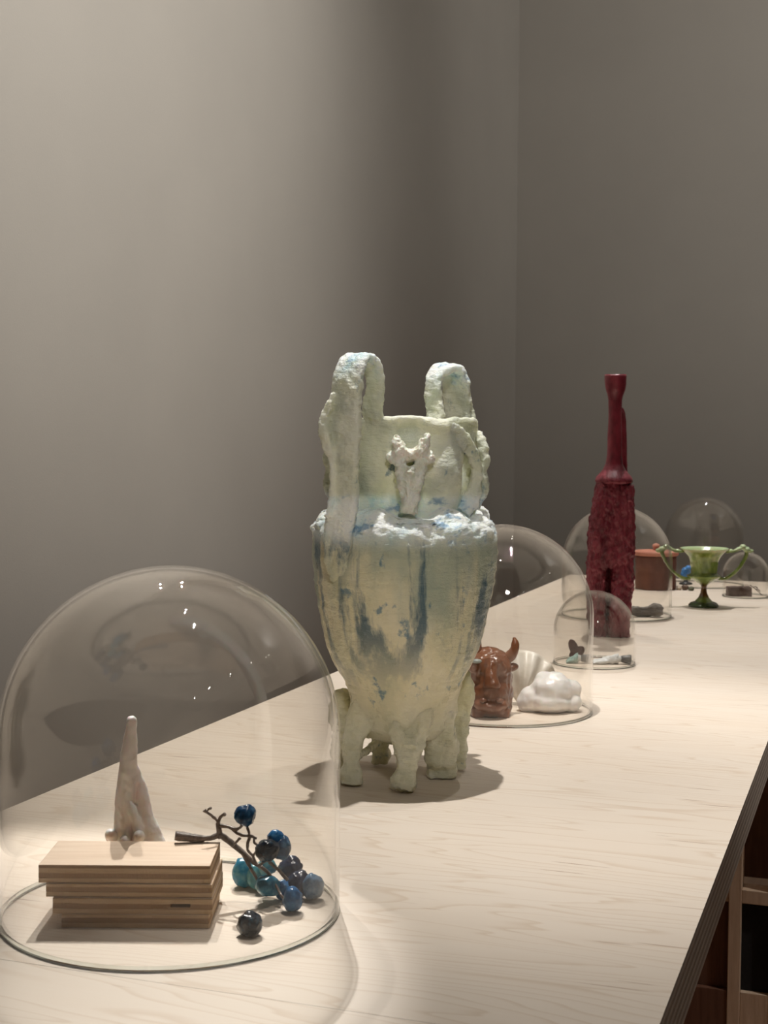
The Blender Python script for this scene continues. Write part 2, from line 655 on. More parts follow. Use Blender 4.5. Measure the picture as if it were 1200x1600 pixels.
bprof = [(0, 60), (36, 61), (58, 68), (72, 84), (77, 104), (80, 124), (86, 140), (98, 163), (109, 184), (120, 214), (130, 252),
         (138, 294), (142, 340), (142.5, 362), (141, 380), (136.5, 396), (129, 407), (119, 414), (106, 418), (96, 418), (70, 416), (0, 416)]


def body_fn(r, z, a):
    c, s = math.cos(a), math.sin(a)
    p = Vector((c * r, s * r, z))
    d = 3.0 * noise.fractal(p * 0.012, 0.8, 2.0, 3)
    # crusty shoulder
    k = min(1, max(0, (z - 372) / 20))
    d += k * (6.5 * noise.fractal(p * 0.05 + Vector((3, 1, 0)), 0.6, 2.1, 5) + 2.5)
    d += k * 3.5 * noise.fractal(p * 0.11 + Vector((1, 6, 2)), 0.7, 2.0, 3)
    # throwing rings
    for zz, am in ((309, 2.4), (352, 1.6), (270, 1.3), (205, 1.2), (372, 2.0)):
        d += am * math.exp(-((z - zz - 3 * noise.noise(p * 0.02)) / 3.0) ** 2) * (0.6 + 0.8 * noise.noise(p * 0.03 + Vector((9, 9, zz))))
    d += 1.0 * noise.fractal(Vector((p.x * 0.05, p.y * 0.05, p.z * 0.12)), 0.8, 2.0, 3)
    # lobes over the feet
    if z < 150:
        d += 6 * math.exp(-((z - 100) / 26) ** 2) * math.cos(5 * (a + PI / 2)) + 2
    dz = 0
    if z > 405:
        dz = 9 * noise.fractal(Vector((c, s, 0.2)) * 2.2, 0.8, 2, 3) - 9 * math.exp(-((a - 1.5 * PI) / 0.35) ** 2) + 3
    return max(4, r + d), z + dz


prof = [(r, z) for r, z in densify(bprof, 2.6)]
bm = lathe(bmesh.new(), prof, 220, body_fn)
bmesh.ops.scale(bm, vec=(K, K, K), verts=bm.verts)
obj('body', bm, M_vase, vase)

# neck with moulded lobes
nprof = [(88, 384), (96, 404), (103, 424), (106, 454), (108, 485), (110, 514), (111, 535), (113, 549), (112, 556), (108, 559), (103, 556), (99, 540),
         (97, 500), (95, 440), (60, 434), (0, 434)]
bumps = [(688 - 629, 735, 27, 46, 14), (578 - 629, 742, 20, 46, 12), (636 - 629, 680, 30, 20, -13), (722 - 629, 738, 9, 26, -18),
         (636 - 629, 775, 12, 30, 5), (600 - 629, 775, 10, 16, -7), (658 - 629, 772, 7, 26, -5), (606 - 629, 690, 6, 20, 4), (668 - 629, 668, 22, 8, 4)]


def neck_fn(r, z, a):
    c, s = math.cos(a), math.sin(a)
    p = Vector((c * r, s * r, z))
    d = 3.0 * noise.fractal(p * 0.02 + Vector((5, 5, 5)), 0.8, 2, 3)
    if r > 100 or z < 440:
        x = c * r if s < 0 else -c * r
        y = 1214 - z
        for bx, by, sx, sy, am in bumps:
            d += am * math.exp(-((x - bx) / sx) ** 2 - ((y - by) / sy) ** 2)
        if s < 0 or True:
            d += 4.0 * math.exp(-((a - 6.1) / 0.22) ** 2) * (0.5 + noise.noise(Vector((0, 3, z * 0.05))))
    dz = 0
    if z > 540:
        dz = 4.0 * noise.fractal(Vector((c, s, 0.5)) * 2.6, 0.8, 2, 3) + (2 if s < 0 and abs(c) < .4 else 0)
    return r + d, z + dz


bm = lathe(bmesh.new(), densify(nprof, 2.8), 200, neck_fn)
bmesh.ops.scale(bm, vec=(K, K, K), verts=bm.verts)
obj('neck', bm, M_vase, vase)


def handle(sgn, seed, drop):
    bm = bmesh.new()
    pts = [(-44, -90, 545, 17, 10), (-50, -98, 566, 16, 9), (-46, -100, 600, 15, 8), (-48, -104, 625, 15, 8), (-59, -115, 641, 19, 8),
           (-74, -130, 642, 24, 8), (-84, -138, 622, 25, 8), (-87, -140, 590, 25, 8), (-88, -138, 540, 24, 8), (-88, -134, 480, 22, 8),
           (-90, -124, 430, 22, 9), (-97, -112, 395, 24, 11), (-100, -101, 352, 22, 9), (-96, -94, 322, 17, 7), (-88, -84, 300, 10, 5)]
    pp = [vk(sgn * x, sgn * y, z - (drop if z > 560 else 0), w, t) for x, y, z, w, t in pts]
    ribbon(bm, pp, (0.86, -0.5, 0), 8, 20)
    # torn flange along the outer edge
    if sgn > 0:
        fl = [(-106, -138, 592, 3, 5), (-112, -138, 572, 6, 6), (-119, -136, 555, 8, 7), (-119, -136, 538, 9, 8), (-112, -134, 512, 8, 7), (-106, -132, 490, 5, 6), (-108, -128, 440, 4, 6), (-114, -122, 412, 5, 7)]
    else:
        fl = [(-106, -136, 590, 3, 5), (-112, -134, 560, 5, 6), (-110, -132, 520, 5, 6), (-106, -130, 470, 4, 5)]
    ribbon(bm, [vk(sgn * x, sgn * y, z, w, t) for x, y, z, w, t in fl], (0.86, -0.5, 0), 6, 12)
    bm = fuse(bm, 0.0019, 2)
    rough(bm, 0.0016, 70, seed)
    rough(bm, 0.0010, 190, seed + 3)
    return obj('handle', bm, M_vase, vase)


handle(1, 2.0, 0)
handle(-1, 5.0, 0)

# moulded animal-head relief on the front of the neck, and its twin behind
for side in (1, -1):
    bm = bmesh.new()
    yv = -119
    tube(bm, [vk(-14, yv, 534, 3), vk(-12, yv - 2, 522, 7), vk(-6, yv - 2, 506, 10)], 10)
    tube(bm, [vk(28, yv, 536, 3), vk(24, yv - 2, 522, 7), vk(16, yv - 2, 506, 10)], 10)
    ball(bm, vk(5, yv, 503), vk(27, 9, 9))
    ball(bm, vk(-16, yv, 500), vk(9, 8, 10))
    ball(bm, vk(27, yv, 500), vk(9, 8, 11))
    tube(bm, [vk(-9, yv, 498, 8), vk(-4, yv, 470, 8), vk(2, yv + 2, 440, 9)], 10)
    tube(bm, [vk(20, yv, 498, 8), vk(15, yv, 470, 8), vk(9, yv + 2, 440, 9)], 10)
    tube(bm, [vk(6, yv - 4, 488, 6), vk(5, yv - 6, 470, 7), vk(5, yv - 3, 452, 8), vk(4, yv + 4, 420, 12)], 10)
    bmesh.ops.scale(bm, vec=(1.15, 1, 1), verts=bm.verts)
    bm = fuse(bm, 0.0016, 2)
    rough(bm, 0.0026, 170, 4.0)
    if side < 0:
        bmesh.ops.rotate(bm, cent=(0, 0, 0), matrix=Matrix.Rotation(PI, 3, 'Z'), verts=bm.verts)
    obj('relief_head', bm, M_white, vase)['label'] = 'rough white horned animal head in relief'
    # small loop at the side of the neck
    bm = bmesh.new()
    ribbon(bm, [vk(62, -88, 542, 14, 6), vk(78, -80, 532, 14, 6), vk(97, -66, 510, 11, 6), vk(107, -56, 484, 9, 6), vk(106, -54, 458, 10, 6), vk(98, -58, 436, 13, 7), vk(86, -66, 418, 13, 7)], (0.9, 0.2, 0.4), 6, 14)
    tube(bm, [vk(112, -20, 540, 6), vk(117, -30, 520, 8), vk(122, -34, 500, 8), vk(118, -36, 478, 6), vk(121, -36, 456, 8), vk(113, -30, 432, 7), vk(108, -20, 420, 6)], 10)
    bm = fuse(bm, 0.0016, 2)
    rough(bm, 0.0018, 110, 6.0)
    if side < 0:
        bmesh.ops.rotate(bm, cent=(0, 0, 0), matrix=Matrix.Rotation(PI, 3, 'Z'), verts=bm.verts)
    obj('side_loop', bm, M_vase, vase)

# feet: (top x, top v, bottom x, bottom v, widths)
feet = [
    [(6, -42, 134, 34, 18), (8, -62, 102, 34, 18), (8, -82, 72, 25, 14), (5, -94, 44, 16, 10), (0, -99, 22, 18, 11), (-3, -103, 4, 18, 13)],
    [(-46, -26, 130, 24, 16), (-66, -38, 96, 20, 14), (-76, -48, 62, 15, 12), (-78, -54, 34, 15, 11), (-78, -56, 4, 19, 14)],
    [(36, -30, 130, 26, 16), (52, -26, 94, 26, 15), (60, -16, 58, 25, 13), (61, -8, 30, 25, 13), (61, -4, 4, 23, 14)],
    [(92, 20, 160, 13, 8), (92, 28, 125, 17, 10), (90, 34, 90, 16, 10), (88, 40, 50, 14, 10), (88, 46, 4, 13, 10)],
    [(-92, 24, 130, 14, 10), (-96, 32, 100, 18, 10), (-98, 40, 60, 16, 10), (-96, 46, 4, 15, 10)],
    [(-28, 52, 112, 18, 12), (-34, 62, 80, 15, 11), (-36, 70, 40, 14, 11), (-36, 76, 4, 16, 12)],
]
for i, ft in enumerate(feet):
    bm = bmesh.new()
    ribbon(bm, [vk(*p) for p in ft], (1, 0.0, 0), 8, 18)
    if i == 0:
        tube(bm, [vk(-20, -66, 122, 8), vk(-8, -84, 96, 7), vk(2, -98, 70, 6)], 8)
        tube(bm, [vk(34, -62, 122, 8), vk(28, -82, 98, 7), vk(14, -98, 70, 6)], 8)
    bm = fuse(bm, 0.0018, 2)
    rough(bm, 0.0045, 40, i + 11.0, floor=0.0)
    rough(bm, 0.0012, 130, i + 21.0, floor=0.0)
    obj('foot', bm, M_vase, vase)
for i, (p0, p1) in enumerate((((-74, -44, 42), (-36, 64, 44)), ((-36, 68, 46), (84, 40, 44)), ((-92, 40, 60), (-34, 66, 50)))):
    bm = bmesh.new()
    ribbon(bm, [vk(*p0, 7, 6), vk((p0[0] + p1[0]) / 2, (p0[1] + p1[1]) / 2, p0[2] - 2, 6, 5), vk(*p1, 7, 6)], (0, 0, 1), 8, 12)
    bm = fuse(bm, 0.0016, 1)
    rough(bm, 0.0018, 80, i + 31.0)
    obj('strut', bm, M_vase, vase)

# ------------------------------------------------------------------ under the large dome: wood blocks
BT = 0.0125
steps = [(-0.083, 0.038, -0.0462, 0.030, 0.0110), (-0.0905, 0.0405, -0.0445, 0.031, 0.0132), (-0.0965, 0.0400, -0.0425, 0.032, 0.0108), (-0.1031, 0.0382, -0.0405, 0.0305, 0.0150)]
names = ['pale plywood block at the bottom of the stack', 'plywood block with a small dark slot, second from bottom of the stack',
         'thin plywood block just under the topmost of the stack', 'thick topmost plywood block of the stack, beside the berry branch']
z = 0.0
for i, (x0, x1, v0, v1, hgt) in enumerate(steps):
    bm = bmesh.new()
    if i == 1:
        sx0, sx1 = 0.006, 0.0225
        za, zb = 0.0058, 0.0088
        # board with a slot cut from the front: built from slabs round the slot
        xs = [x0, sx0, sx1, x1]
        zs = [0, za, zb, hgt]
        dep = 0.012

        def q(a, b, c, d):
            bm.faces.new([bm.verts.new(p) for p in (a, b, c, d)])
        for a in range(3):
            for b in range(3):
                if a == 1 and b == 1:
                    continue
                q((xs[a], v0, zs[b]), (xs[a + 1], v0, zs[b]), (xs[a + 1], v0, zs[b + 1]), (xs[a], v0, zs[b + 1]))
        q((sx0, v0 + dep, za), (sx1, v0 + dep, za), (sx1, v0 + dep, zb), (sx0, v0 + dep, zb))
        q((sx0, v0, za), (sx1, v0, za), (sx1, v0 + dep, za), (sx0, v0 + dep, za))
        q((sx0, v0, zb), (sx1, v0, zb), (sx1, v0 + dep, zb), (sx0, v0 + dep, zb))
        q((sx0, v0, za), (sx0, v0 + dep, za), (sx0, v0 + dep, zb), (sx0, v0, zb))
        q((sx1, v0, za), (sx1, v0 + dep, za), (sx1, v0 + dep, zb), (sx1, v0, zb))
        for xx in (x0, x1):
            for b in range(3):
                q((xx, v0, zs[b]), (xx, v1, zs[b]), (xx, v1, zs[b + 1]), (xx, v0, zs[b + 1]))
        for b in range(3):
            for a in range(3):
                q((xs[a], v1, zs[b]), (xs[a + 1], v1, zs[b]), (xs[a + 1], v1, zs[b + 1]), (xs[a], v1, zs[b + 1]))
        for zz in (0, hgt):
            for a in range(3):
                q((xs[a], v0, zz), (xs[a + 1], v0, zz), (xs[a + 1], v1, zz), (xs[a], v1, zz))
        bmesh.ops.remove_doubles(bm, verts=bm.verts, dist=1e-6)
    else:
        box(bm, x0, x1, v0, v1, 0, hgt, 0.0004)
    o = obj('plywood_block', bm, M_blockedge, None, False)
    o.data.materials.append(M_blocktop)
    for p in o.data.polygons:
        if abs(p.normal.z) > 0.8 and p.area > 2e-4:
            p.material_index = 1
    place(o, (D1[0], D1[1], z + 0.0001 * (i + 1)))
    tag(o, names[i], 'wood block', 'stacked plywood blocks under the large dome')
    z += hgt
ZB = z + 0.0005


def loc1(u, v, zz=0.0):
    return (D1[0] + u * math.cos(TH) - v * math.sin(TH), D1[1] + u * math.sin(TH) + v * math.cos(TH), zz)


# white twisted horn behind the blocks
M_horn = simple('white_wax', (0.86, 0.84, 0.81), (0.94, 0.93, 0.91), 60, 0.4, 0.0006, Subsurface_Weight=0.15, Subsurface_Scale=0.01)
horn = thing('twisted_horn', 'slender white pointed horn with twisted foot standing behind the wood blocks', 'sculpture', loc1(-0.0485, 0.062))
bm = bmesh.new()
path = catmull([(0.0045, 0, 0.154, 0.0016), (0.0042, 0, 0.1515, 0.0042), (0.0035, 0, 0.143, 0.0052), (0.0015, 0, 0.125, 0.0068), (0.0, 0, 0.105, 0.0082),
                (-0.0012, 0, 0.085, 0.0092), (-0.0015, 0, 0.065, 0.0098), (-0.001, 0, 0.04, 0.0115), (0, 0, 0.015, 0.0145), (0, 0, 0.0, 0.016)], 6)


def hsec(i, t):
    r = path[i][3]
    out = []
    for k in range(28):
        a = 2 * PI * k / 28
        q = 1 + 0.13 * min(1, t * 2.2) * math.sin(3 * a + 5.0 * t)
        out.append((r * q * math.cos(a), r * q * math.sin(a)))
    return out


sweep(bm, path, hsec, (1, 0, 0))
tube(bm, [(0.0035, 0.002, 0.112, 0.004), (0.009, 0.004, 0.094, 0.006), (0.0115, 0.004, 0.080, 0.0075), (0.0135, 0.004, 0.064, 0.009), (0.018, 0.004, 0.048, 0.0115), (0.022, 0.004, 0.025, 0.016), (0.024, 0.004, 0.0, 0.019)], 14, 6)
tube(bm, [(-0.004, -0.003, 0.085, 0.004), (0.004, -0.006, 0.072, 0.005), (0.010, -0.005, 0.055, 0.0055), (0.016, -0.004, 0.035, 0.007)], 10, 5)
bm = fuse(bm, 0.0013, 2)
rough(bm, 0.0007, 130, 3.3, floor=0.0)
obj('horn', bm, M_horn, horn)
for i, (x, v, zz, r) in enumerate(((-0.0135, -0.006, 0.0485, 0.0058), (-0.0005, -0.013, 0.0455, 0.0048), (0.0125, -0.012, 0.0495, 0.0052))):
    bm = bmesh.new()
    tube(bm, [(x, v - 0.003, zz + 0.001, r * 0.72), (x, v, zz, r), (x * 0.8, v + 0.005, zz - 0.008, r * 1.05), (x * 0.6, v + 0.008, zz - 0.02, r)], 12, 5)
    ball(bm, (x, v - 0.0025, zz + 0.001), r * 0.8)
    bm = fuse(bm, 0.001, 2)
    obj('toe', bm, M_horn, horn)

# ------------------------------------------------------------------ berry branch
M_twig = simple('silvery_brown_twig', (0.10, 0.075, 0.06), (0.27, 0.22, 0.19), 300, 0.3, 0.0006)


def m_berry(name, a, b, c, thr=0.5):
    n = N(name)
    f = n.noise(n.coords(), 130, 5, 0.65, 0.4)
    col = n.ramp(f, [(0.25, a), (thr, b), (0.78, c)])
    return n.done(col, 0.17, n.bump(n.noise(n.coords(), 150, 3, 0.6), 0.0012, 0.5), Specular_IOR_Level=0.35)


MB = {
    'deep': m_berry('berry_deep_blue', (0.004, 0.012, 0.025), (0.012, 0.06, 0.14), (0.10, 0.25, 0.38)),
    'black': m_berry('berry_black_blue', (0.002, 0.003, 0.005), (0.006, 0.014, 0.028), (0.04, 0.13, 0.20), 0.55),
    'navy': m_berry('berry_navy', (0.004, 0.006, 0.015), (0.012, 0.022, 0.055), (0.05, 0.08, 0.14)),
    'teal': m_berry('berry_teal', (0.008, 0.09, 0.17), (0.02, 0.20, 0.33), (0.16, 0.42, 0.50)),
    'aqua': m_berry('berry_aqua', (0.03, 0.16, 0.20), (0.09, 0.30, 0.35), (0.28, 0.50, 0.48)),
    'blue': m_berry('berry_blue', (0.008, 0.045, 0.13), (0.02, 0.12, 0.29), (0.10, 0.26, 0.42)),
    'slate': m_berry('berry_slate', (0.03, 0.09, 0.17), (0.07, 0.17, 0.30), (0.18, 0.31, 0.42)),
}


def berry_mesh(r, seed):
    bm = bmesh.new()
    bmesh.ops.create_icosphere(bm, subdivisions=4, radius=1)
    for v in bm.verts:
        p = v.co.copy()
        d = 0.16 * noise.fractal(p * 1.1 + Vector((seed, seed * 2, 0)), 0.8, 2, 2) + 0.05 * noise.fractal(p * 4 + Vector((0, seed, 0)), 0.8, 2, 3)
        q = p * (1 + d)
        v.co = Vector((q.x * r[0], q.y * r[1], q.z * r[2]))
    return bm


branch = thing('berry_branch', 'dark twig with dried blue berries leaning off the block stack', 'berry branch', loc1(0.06, 0.02))
BO = Vector((0.06, 0.02, 0))


def bl(*p):
    return (p[0] - BO.x, p[1] - BO.y, p[2]) + tuple(p[3:])


stems = [
    [(-0.0005, 0.026, 0.0568, .0042), (0.008, 0.027, 0.0555, .0040), (0.018, 0.028, 0.0540, .0036), (0.029, 0.029, 0.0538, .0024), (0.038, 0.03, 0.0562, .0028), (0.044, 0.03, 0.0525, .0030),
     (0.052, 0.03, 0.0462, .0026), (0.0605, 0.028, 0.0395, .0024), (0.068, 0.026, 0.0335, .0020), (0.078, 0.022, 0.0285, .0016), (0.087, 0.018, 0.020, .0012)],
    [(0.038, 0.03, 0.0562, .0028), (0.0365, 0.03, 0.066, .0020), (0.036, 0.03, 0.0685, .0013), (0.031, 0.03, 0.0735, .0011), (0.0265, 0.03, 0.0765, .0013), (0.0245, 0.03, 0.0785, .0019)],
    [(0.0365, 0.03, 0.0665, .0016), (0.0375, 0.03, 0.0705, .0014), (0.040, 0.029, 0.074, .0013), (0.0425, 0.028, 0.0755, .0018)],
    [(0.0375, 0.03, 0.065, .0018), (0.046, 0.027, 0.0645, .0016), (0.052, 0.023, 0.0635, .0018), (0.056, 0.021, 0.0655, .0013), (0.0585, 0.02, 0.0685, .0012)],
    [(0.049, 0.024, 0.0635, .0012), (0.055, 0.022, 0.060, .0013), (0.061, 0.021, 0.0585, .0013), (0.066, 0.02, 0.0585, .0016), (0.071, 0.02, 0.0565, .0010)],
    [(0.0655, 0.02, 0.0585, .0013), (0.0635, 0.02, 0.053, .0014), (0.063, 0.022, 0.046, .0012), (0.067, 0.024, 0.040, .0012), (0.070, 0.025, 0.033, .0014)],
    [(0.0645, 0.02, 0.060, .0012), (0.063, 0.02, 0.066, .0012), (0.062, 0.02, 0.070, .0012)],
    [(0.058, 0.029, 0.0415, .0017), (0.063, 0.026, 0.033, .0016), (0.067, 0.023, 0.027, .0015), (0.0715, 0.02, 0.0205, .0014)],
    [(0.082, 0.02, 0.036, .0016), (0.090, 0.018, 0.0295, .0015), (0.0985, 0.015, 0.0215, .0017)],
    [(0.050, 0.028, 0.048, .0012), (0.054, 0.024, 0.0535, .0010), (0.0565, 0.022, 0.056, .0014)],
    [(0.067, 0.024, 0.039, .0010), (0.072, 0.02, 0.047, .0010), (0.076, 0.018, 0.049, .0010)],
    [(0.072, 0.022, 0.032, .0011), (0.079, 0.02, 0.037, .0014), (0.083, 0.02, 0.0365, .0014)],
    [(0.084, 0.02, 0.023, .0011), (0.092, 0.01, 0.012, .0012), (0.097, 0.0, 0.009, .0012)],
    [(0.0265, 0.03, 0.0765, .0009), (0.0285, 0.03, 0.0795, .0009), (0.030, 0.029, 0.0805, .0014)],
    [(0.069, 0.02, 0.0575, .0009), (0.069, 0.018, 0.0535, .0009), (0.072, 0.017, 0.0515, .0013)],
]
for i, s in enumerate(stems):
    bm = tube(bmesh.new(), [bl(*p) for p in s], 10, 5)
    if i == 0:
        ball(bm, bl(0.038, 0.03, 0.0562), (0.0036, 0.0034, 0.0034), None, 2)
    rough(bm, 0.0005, 320, i * 1.3)
    obj('twig', bm, M_twig, branch)
berries = [
    (0.0612, 0.02, 0.0768, (.0092, .0092, .0092), 'deep', 1.0), (0.0808, 0.013, 0.0480, (.0108, .0105, .0098), 'black', 2.0),
    (0.0868, 0.026, 0.0545, (.0080, .0080, .0080), 'blue', 3.0), (0.0925, 0.024, 0.0475, (.0078, .0080, .0105), 'deep', 4.0),
    (0.0557, 0.0637, 0.0130, (.0108, .0108, .0132), 'teal', 5.0), (0.0690, 0.0560, 0.0112, (.0095, .010, .0118), 'aqua', 6.0),
    (0.0805, 0.0200, 0.0150, (.0115, .0105, .0090), 'teal', 7.0), (0.1037, -0.0042, 0.0112, (.0085, .0088, .0116), 'blue', 8.0),
    (0.0975, 0.0600, 0.0190, (.0115, .0105, .0098), 'navy', 9.0), (0.1055, 0.0330, 0.0122, (.0100, .0098, .0122), 'navy', 10.0),
    (0.1195, 0.0290, 0.0118, (.0098, .0095, .0122), 'slate', 11.0), (0.0935, 0.0290, 0.0085, (.0075, .0075, .0085), 'blue', 12.0),
    (0.078, 0.045, 0.024, (.0085, .008, .0075), 'aqua', 13.0),
]
for u, v, zz, r, m, sd in berries:
    o = obj('berry', berry_mesh(r, sd), MB[m], branch)
    o.location = bl(u, v, zz)
    o.rotation_euler = (0, 0.35 * math.sin(sd * 3), sd)
o = obj('loose_berry', berry_mesh((.0103, .0103, .0100), 21.0), MB['black'])
place(o, loc1(0.0726, -0.0608, 0.0096))
tag(o, 'single blackish blue dried berry lying alone before the berry branch', 'berry')

# ------------------------------------------------------------------ under the second dome: bull head, shell, white lump
M_bull = simple('brown_glazed_clay', (0.115, 0.040, 0.018), (0.24, 0.095, 0.045), 22, 0.28, 0.0012, Coat_Weight=0.3, Coat_Roughness=0.15)
M_bulltip = simple('horn_tip_ochre', (0.30, 0.13, 0.05), (0.42, 0.22, 0.10), 60, 0.28, 0.0005)
M_eye = simple('pale_grey_eye', (0.22, 0.25, 0.24), (0.36, 0.38, 0.36), 200, 0.25, 0.0003)
bull = thing('bull_head', 'glossy brown ceramic bull head with upturned horns beside white shells', 'sculpture', (-0.533, 2.005))
S2 = 0.00095


def b2(*p):
    return tuple(c * S2 for c in p)


bm = bmesh.new()
ball(bm, b2(-2, 6, 28), b2(38, 40, 34))
ball(bm, b2(-2, -2, 40), b2(36, 38, 30))
ball(bm, b2(-2, 2, 70), b2(34, 36, 34))
ball(bm, b2(-4, 6, 86), b2(30, 28, 19))
ball(bm, b2(-2, -22, 34), b2(29, 18, 24))
ball(bm, b2(-2, 2, 56), b2(37, 37, 26))
tube(bm, [b2(-2, -26, 92, 8), b2(-2, -36, 72, 10), b2(-2, -40, 50, 12)], 12)
tube(bm, [b2(-24, -30, 22, 7), b2(-2, -42, 20, 8), b2(20, -30, 22, 7)], 12)
ball(bm, b2(4, -30, 84), b2(10, 8, 12))
ball(bm, b2(12, -26, 78), b2(10, 8, 9))
ball(bm, b2(-28, -24, 78), b2(9, 7, 8))
ball(bm, b2(-2, 4, 12), b2(36, 38, 18))
box(bm, *[c * S2 for c in (-30, 28, -26, 34, 0, 14)])
bm = fuse(bm, 0.0018, 3)
rough(bm, 0.0022, 50, 2.2, floor=0.0)
obj('head', bm, M_bull, bull)
for sgn in (1, -1):
    bm = tube(bmesh.new(), [b2(sgn * 12 - 2, 4, 88, 9), b2(sgn * 23 - 1, 2, 87, 9), b2(sgn * 31 + (0 if sgn > 0 else 12), 0, 93, 8.5), b2(sgn * 36 + (0 if sgn > 0 else 15), -1, 103, 7),
                            b2(sgn * 37 + (0 if sgn > 0 else 16), -1, 113, 5.5), b2(sgn * 35 + (0 if sgn > 0 else 16), -1, 121, 2)], 14, 6)
    rough(bm, 0.0008, 80, 3 + sgn)
    obj('horn', bm, M_bull, bull)
    bm = ball(bmesh.new(), b2(sgn * 33 - 2, 0, 74), b2(12, 7, 7), Matrix.Rotation(-sgn * 0.2, 3, 'Y'))
    obj('ear', bm, M_bull, bull)
    bm = ball(bmesh.new(), b2(sgn * 16 - 8, -30, 88), b2(8, 4.5, 3.6))
    obj('eye', bm, M_eye if sgn < 0 else M_bull, bull)
    bm = ball(bmesh.new(), b2(sgn * 12 - 2, -42, 30), b2(6, 4, 4))
    obj('nostril', bm, M_bull, bull)

M_shell = simple('cream_shell', (0.55, 0.49, 0.40), (0.78, 0.74, 0.67), 30, 0.35, 0.0006)
M_lump = simple('white_porcelain', (0.74, 0.71, 0.68), (0.82, 0.80, 0.78), 18, 0.3, 0.0005, Subsurface_Weight=0.1, Subsurface_Scale=0.01)
# fluted fan shell leaning upright
bm = bmesh.new()
NA, NR = 49, 18
grid = []
for j in range(NR):
    t = j / (NR - 1)
    row = []
    for i in range(NA):
        a = -0.75 + 1.5 * i / (NA - 1)
        r = 0.084 * t * (1 - 0.10 * (a / 0.75) ** 2)
        rip = 0.0042 * t * math.cos(a * 17)
        th = a + 0.12
        x = r * math.sin(th)
        zz = r * math.cos(th)
        row.append(bm.verts.new((x, -0.018 * math.sin(PI * t) * (1 - (a / 0.75) ** 2) + rip, zz)))
    grid.append(row)
for j in range(NR - 1):
    for i in range(NA - 1):
        bm.faces.new((grid[j][i], grid[j][i + 1], grid[j + 1][i + 1], grid[j + 1][i]))
bmesh.ops.remove_doubles(bm, verts=bm.verts, dist=1e-6)
bmesh.ops.solidify(bm, geom=bm.faces[:], thickness=0.004)
bmesh.ops.rotate(bm, cent=(0, 0, 0), matrix=Matrix.Rotation(-0.12, 3, 'X') @ Matrix.Rotation(0.1, 3, 'Z'), verts=bm.verts)
mz = min(v.co.z for v in bm.verts)
for v in bm.verts:
    v.co.z -= mz
sh = obj('fan_shell', bm, M_shell)
place(sh, (-0.512, 2.095))
tag(sh, 'ribbed cream fan shell propped upright between bull head and white lump', 'shell')
# folded white lump
bm = bmesh.new()
ball(bm, b2(4, 0, 33), b2(34, 34, 30))
ball(bm, b2(20, 6, 30), b2(26, 26, 26))
ball(bm, b2(36, 4, 36), b2(15, 18, 15))
ball(bm, b2(36, -2, 15), b2(15, 16, 15))
ball(bm, b2(-8, 4, 44), b2(16, 22, 17))
ball(bm, b2(-26, 0, 20), b2(20, 22, 20))
ball(bm, b2(-38, 2, 14), b2(12, 14, 14))
ball(bm, b2(2, -4, 18), b2(36, 32, 20))
bm = fuse(bm, 0.0022, 4)
rough(bm, 0.0030, 28, 8.8)
lo = min(v.co.z for v in bm.verts)
for v in bm.verts:
    v.co.z = max(0.0, v.co.z - lo - 0.002)
lump = obj('white_lump', bm, M_lump)
place(lump, (-0.459, 2.062))
tag(lump, 'glossy white folded porcelain lump lying right of the bull head', 'sculpture')

# ------------------------------------------------------------------ small dome: paint tubes and a winged piece
M_alu = simple('crumpled_white_metal', (0.62, 0.64, 0.63), (0.85, 0.86, 0.85), 90, 0.3, 0.002)
M_alut = simple('crumpled_teal_metal', (0.22, 0.42, 0.38), (0.50, 0.66, 0.62), 90, 0.3, 0.002)
M_cap = simple('dark_grey_plastic', (0.03, 0.033, 0.035), (0.08, 0.085, 0.085), 120, 0.35, 0.0006)
M_wing = simple('dark_red_brown_wax', (0.045, 0.014, 0.014), (0.10, 0.035, 0.032), 60, 0.45, 0.001)


def paint_tube(label, loc, rz, L, mat, seed):
    t = thing('paint_tube', label, 'paint tube', loc, rz, 'squeezed paint tubes under the small dome')
    bm = bmesh.new()
    n = 26
    rows = []
    for j in range(15):
        s = j / 14
        w = 0.0125 - 0.004 * s
        h = 0.0022 + 0.0068 * s ** 0.8
        rows.append([bm.verts.new((-L / 2 + L * s, w * math.cos(2 * PI * k / n), h + h * 0.98 * math.sin(2 * PI * k / n))) for k in range(n)])
    for a, b in zip(rows, rows[1:]):
        for k in range(n):
            bm.faces.new((a[k], a[(k + 1) % n], b[(k + 1) % n], b[k]))
    bm.faces.new(rows[0])
    bm.faces.new(rows[-1])
    rough(bm, 0.0028, 120, seed, (1, 1, 1), 3, 0.0002)
    obj('tube_body', bm, mat, t)
    bm = bmesh.new()
    lathe(bm, [(0, 0), (0.0078, 0), (0.0055, 0.005), (0.0045, 0.010), (0, 0.010)], 20)
    bmesh.ops.rotate(bm, cent=(0, 0, 0), matrix=Matrix.Rotation(PI / 2, 3, 'Y'), verts=bm.verts)
    bmesh.ops.translate(bm, vec=(L / 2 - 0.001, 0, 0.009), verts=bm.verts)
    obj('shoulder', bm, M_alu, t)
    bm = bmesh.new()
    lathe(bm, [(0, 0), (0.0052, 0), (0.0062, 0.003), (0.0082, 0.016), (0.0075, 0.018), (0, 0.018)], 24, lambda r, z, a: (r * (1 + 0.05 * math.cos(12 * a)), z))
    bmesh.ops.rotate(bm, cent=(0, 0, 0), matrix=Matrix.Rotation(PI / 2 + 0.05, 3, 'Y'), verts=bm.verts)
    bmesh.ops.translate(bm, vec=(L / 2 + 0.006, 0, 0.0094), verts=bm.verts)
    obj('cap', bm, M_cap, t)


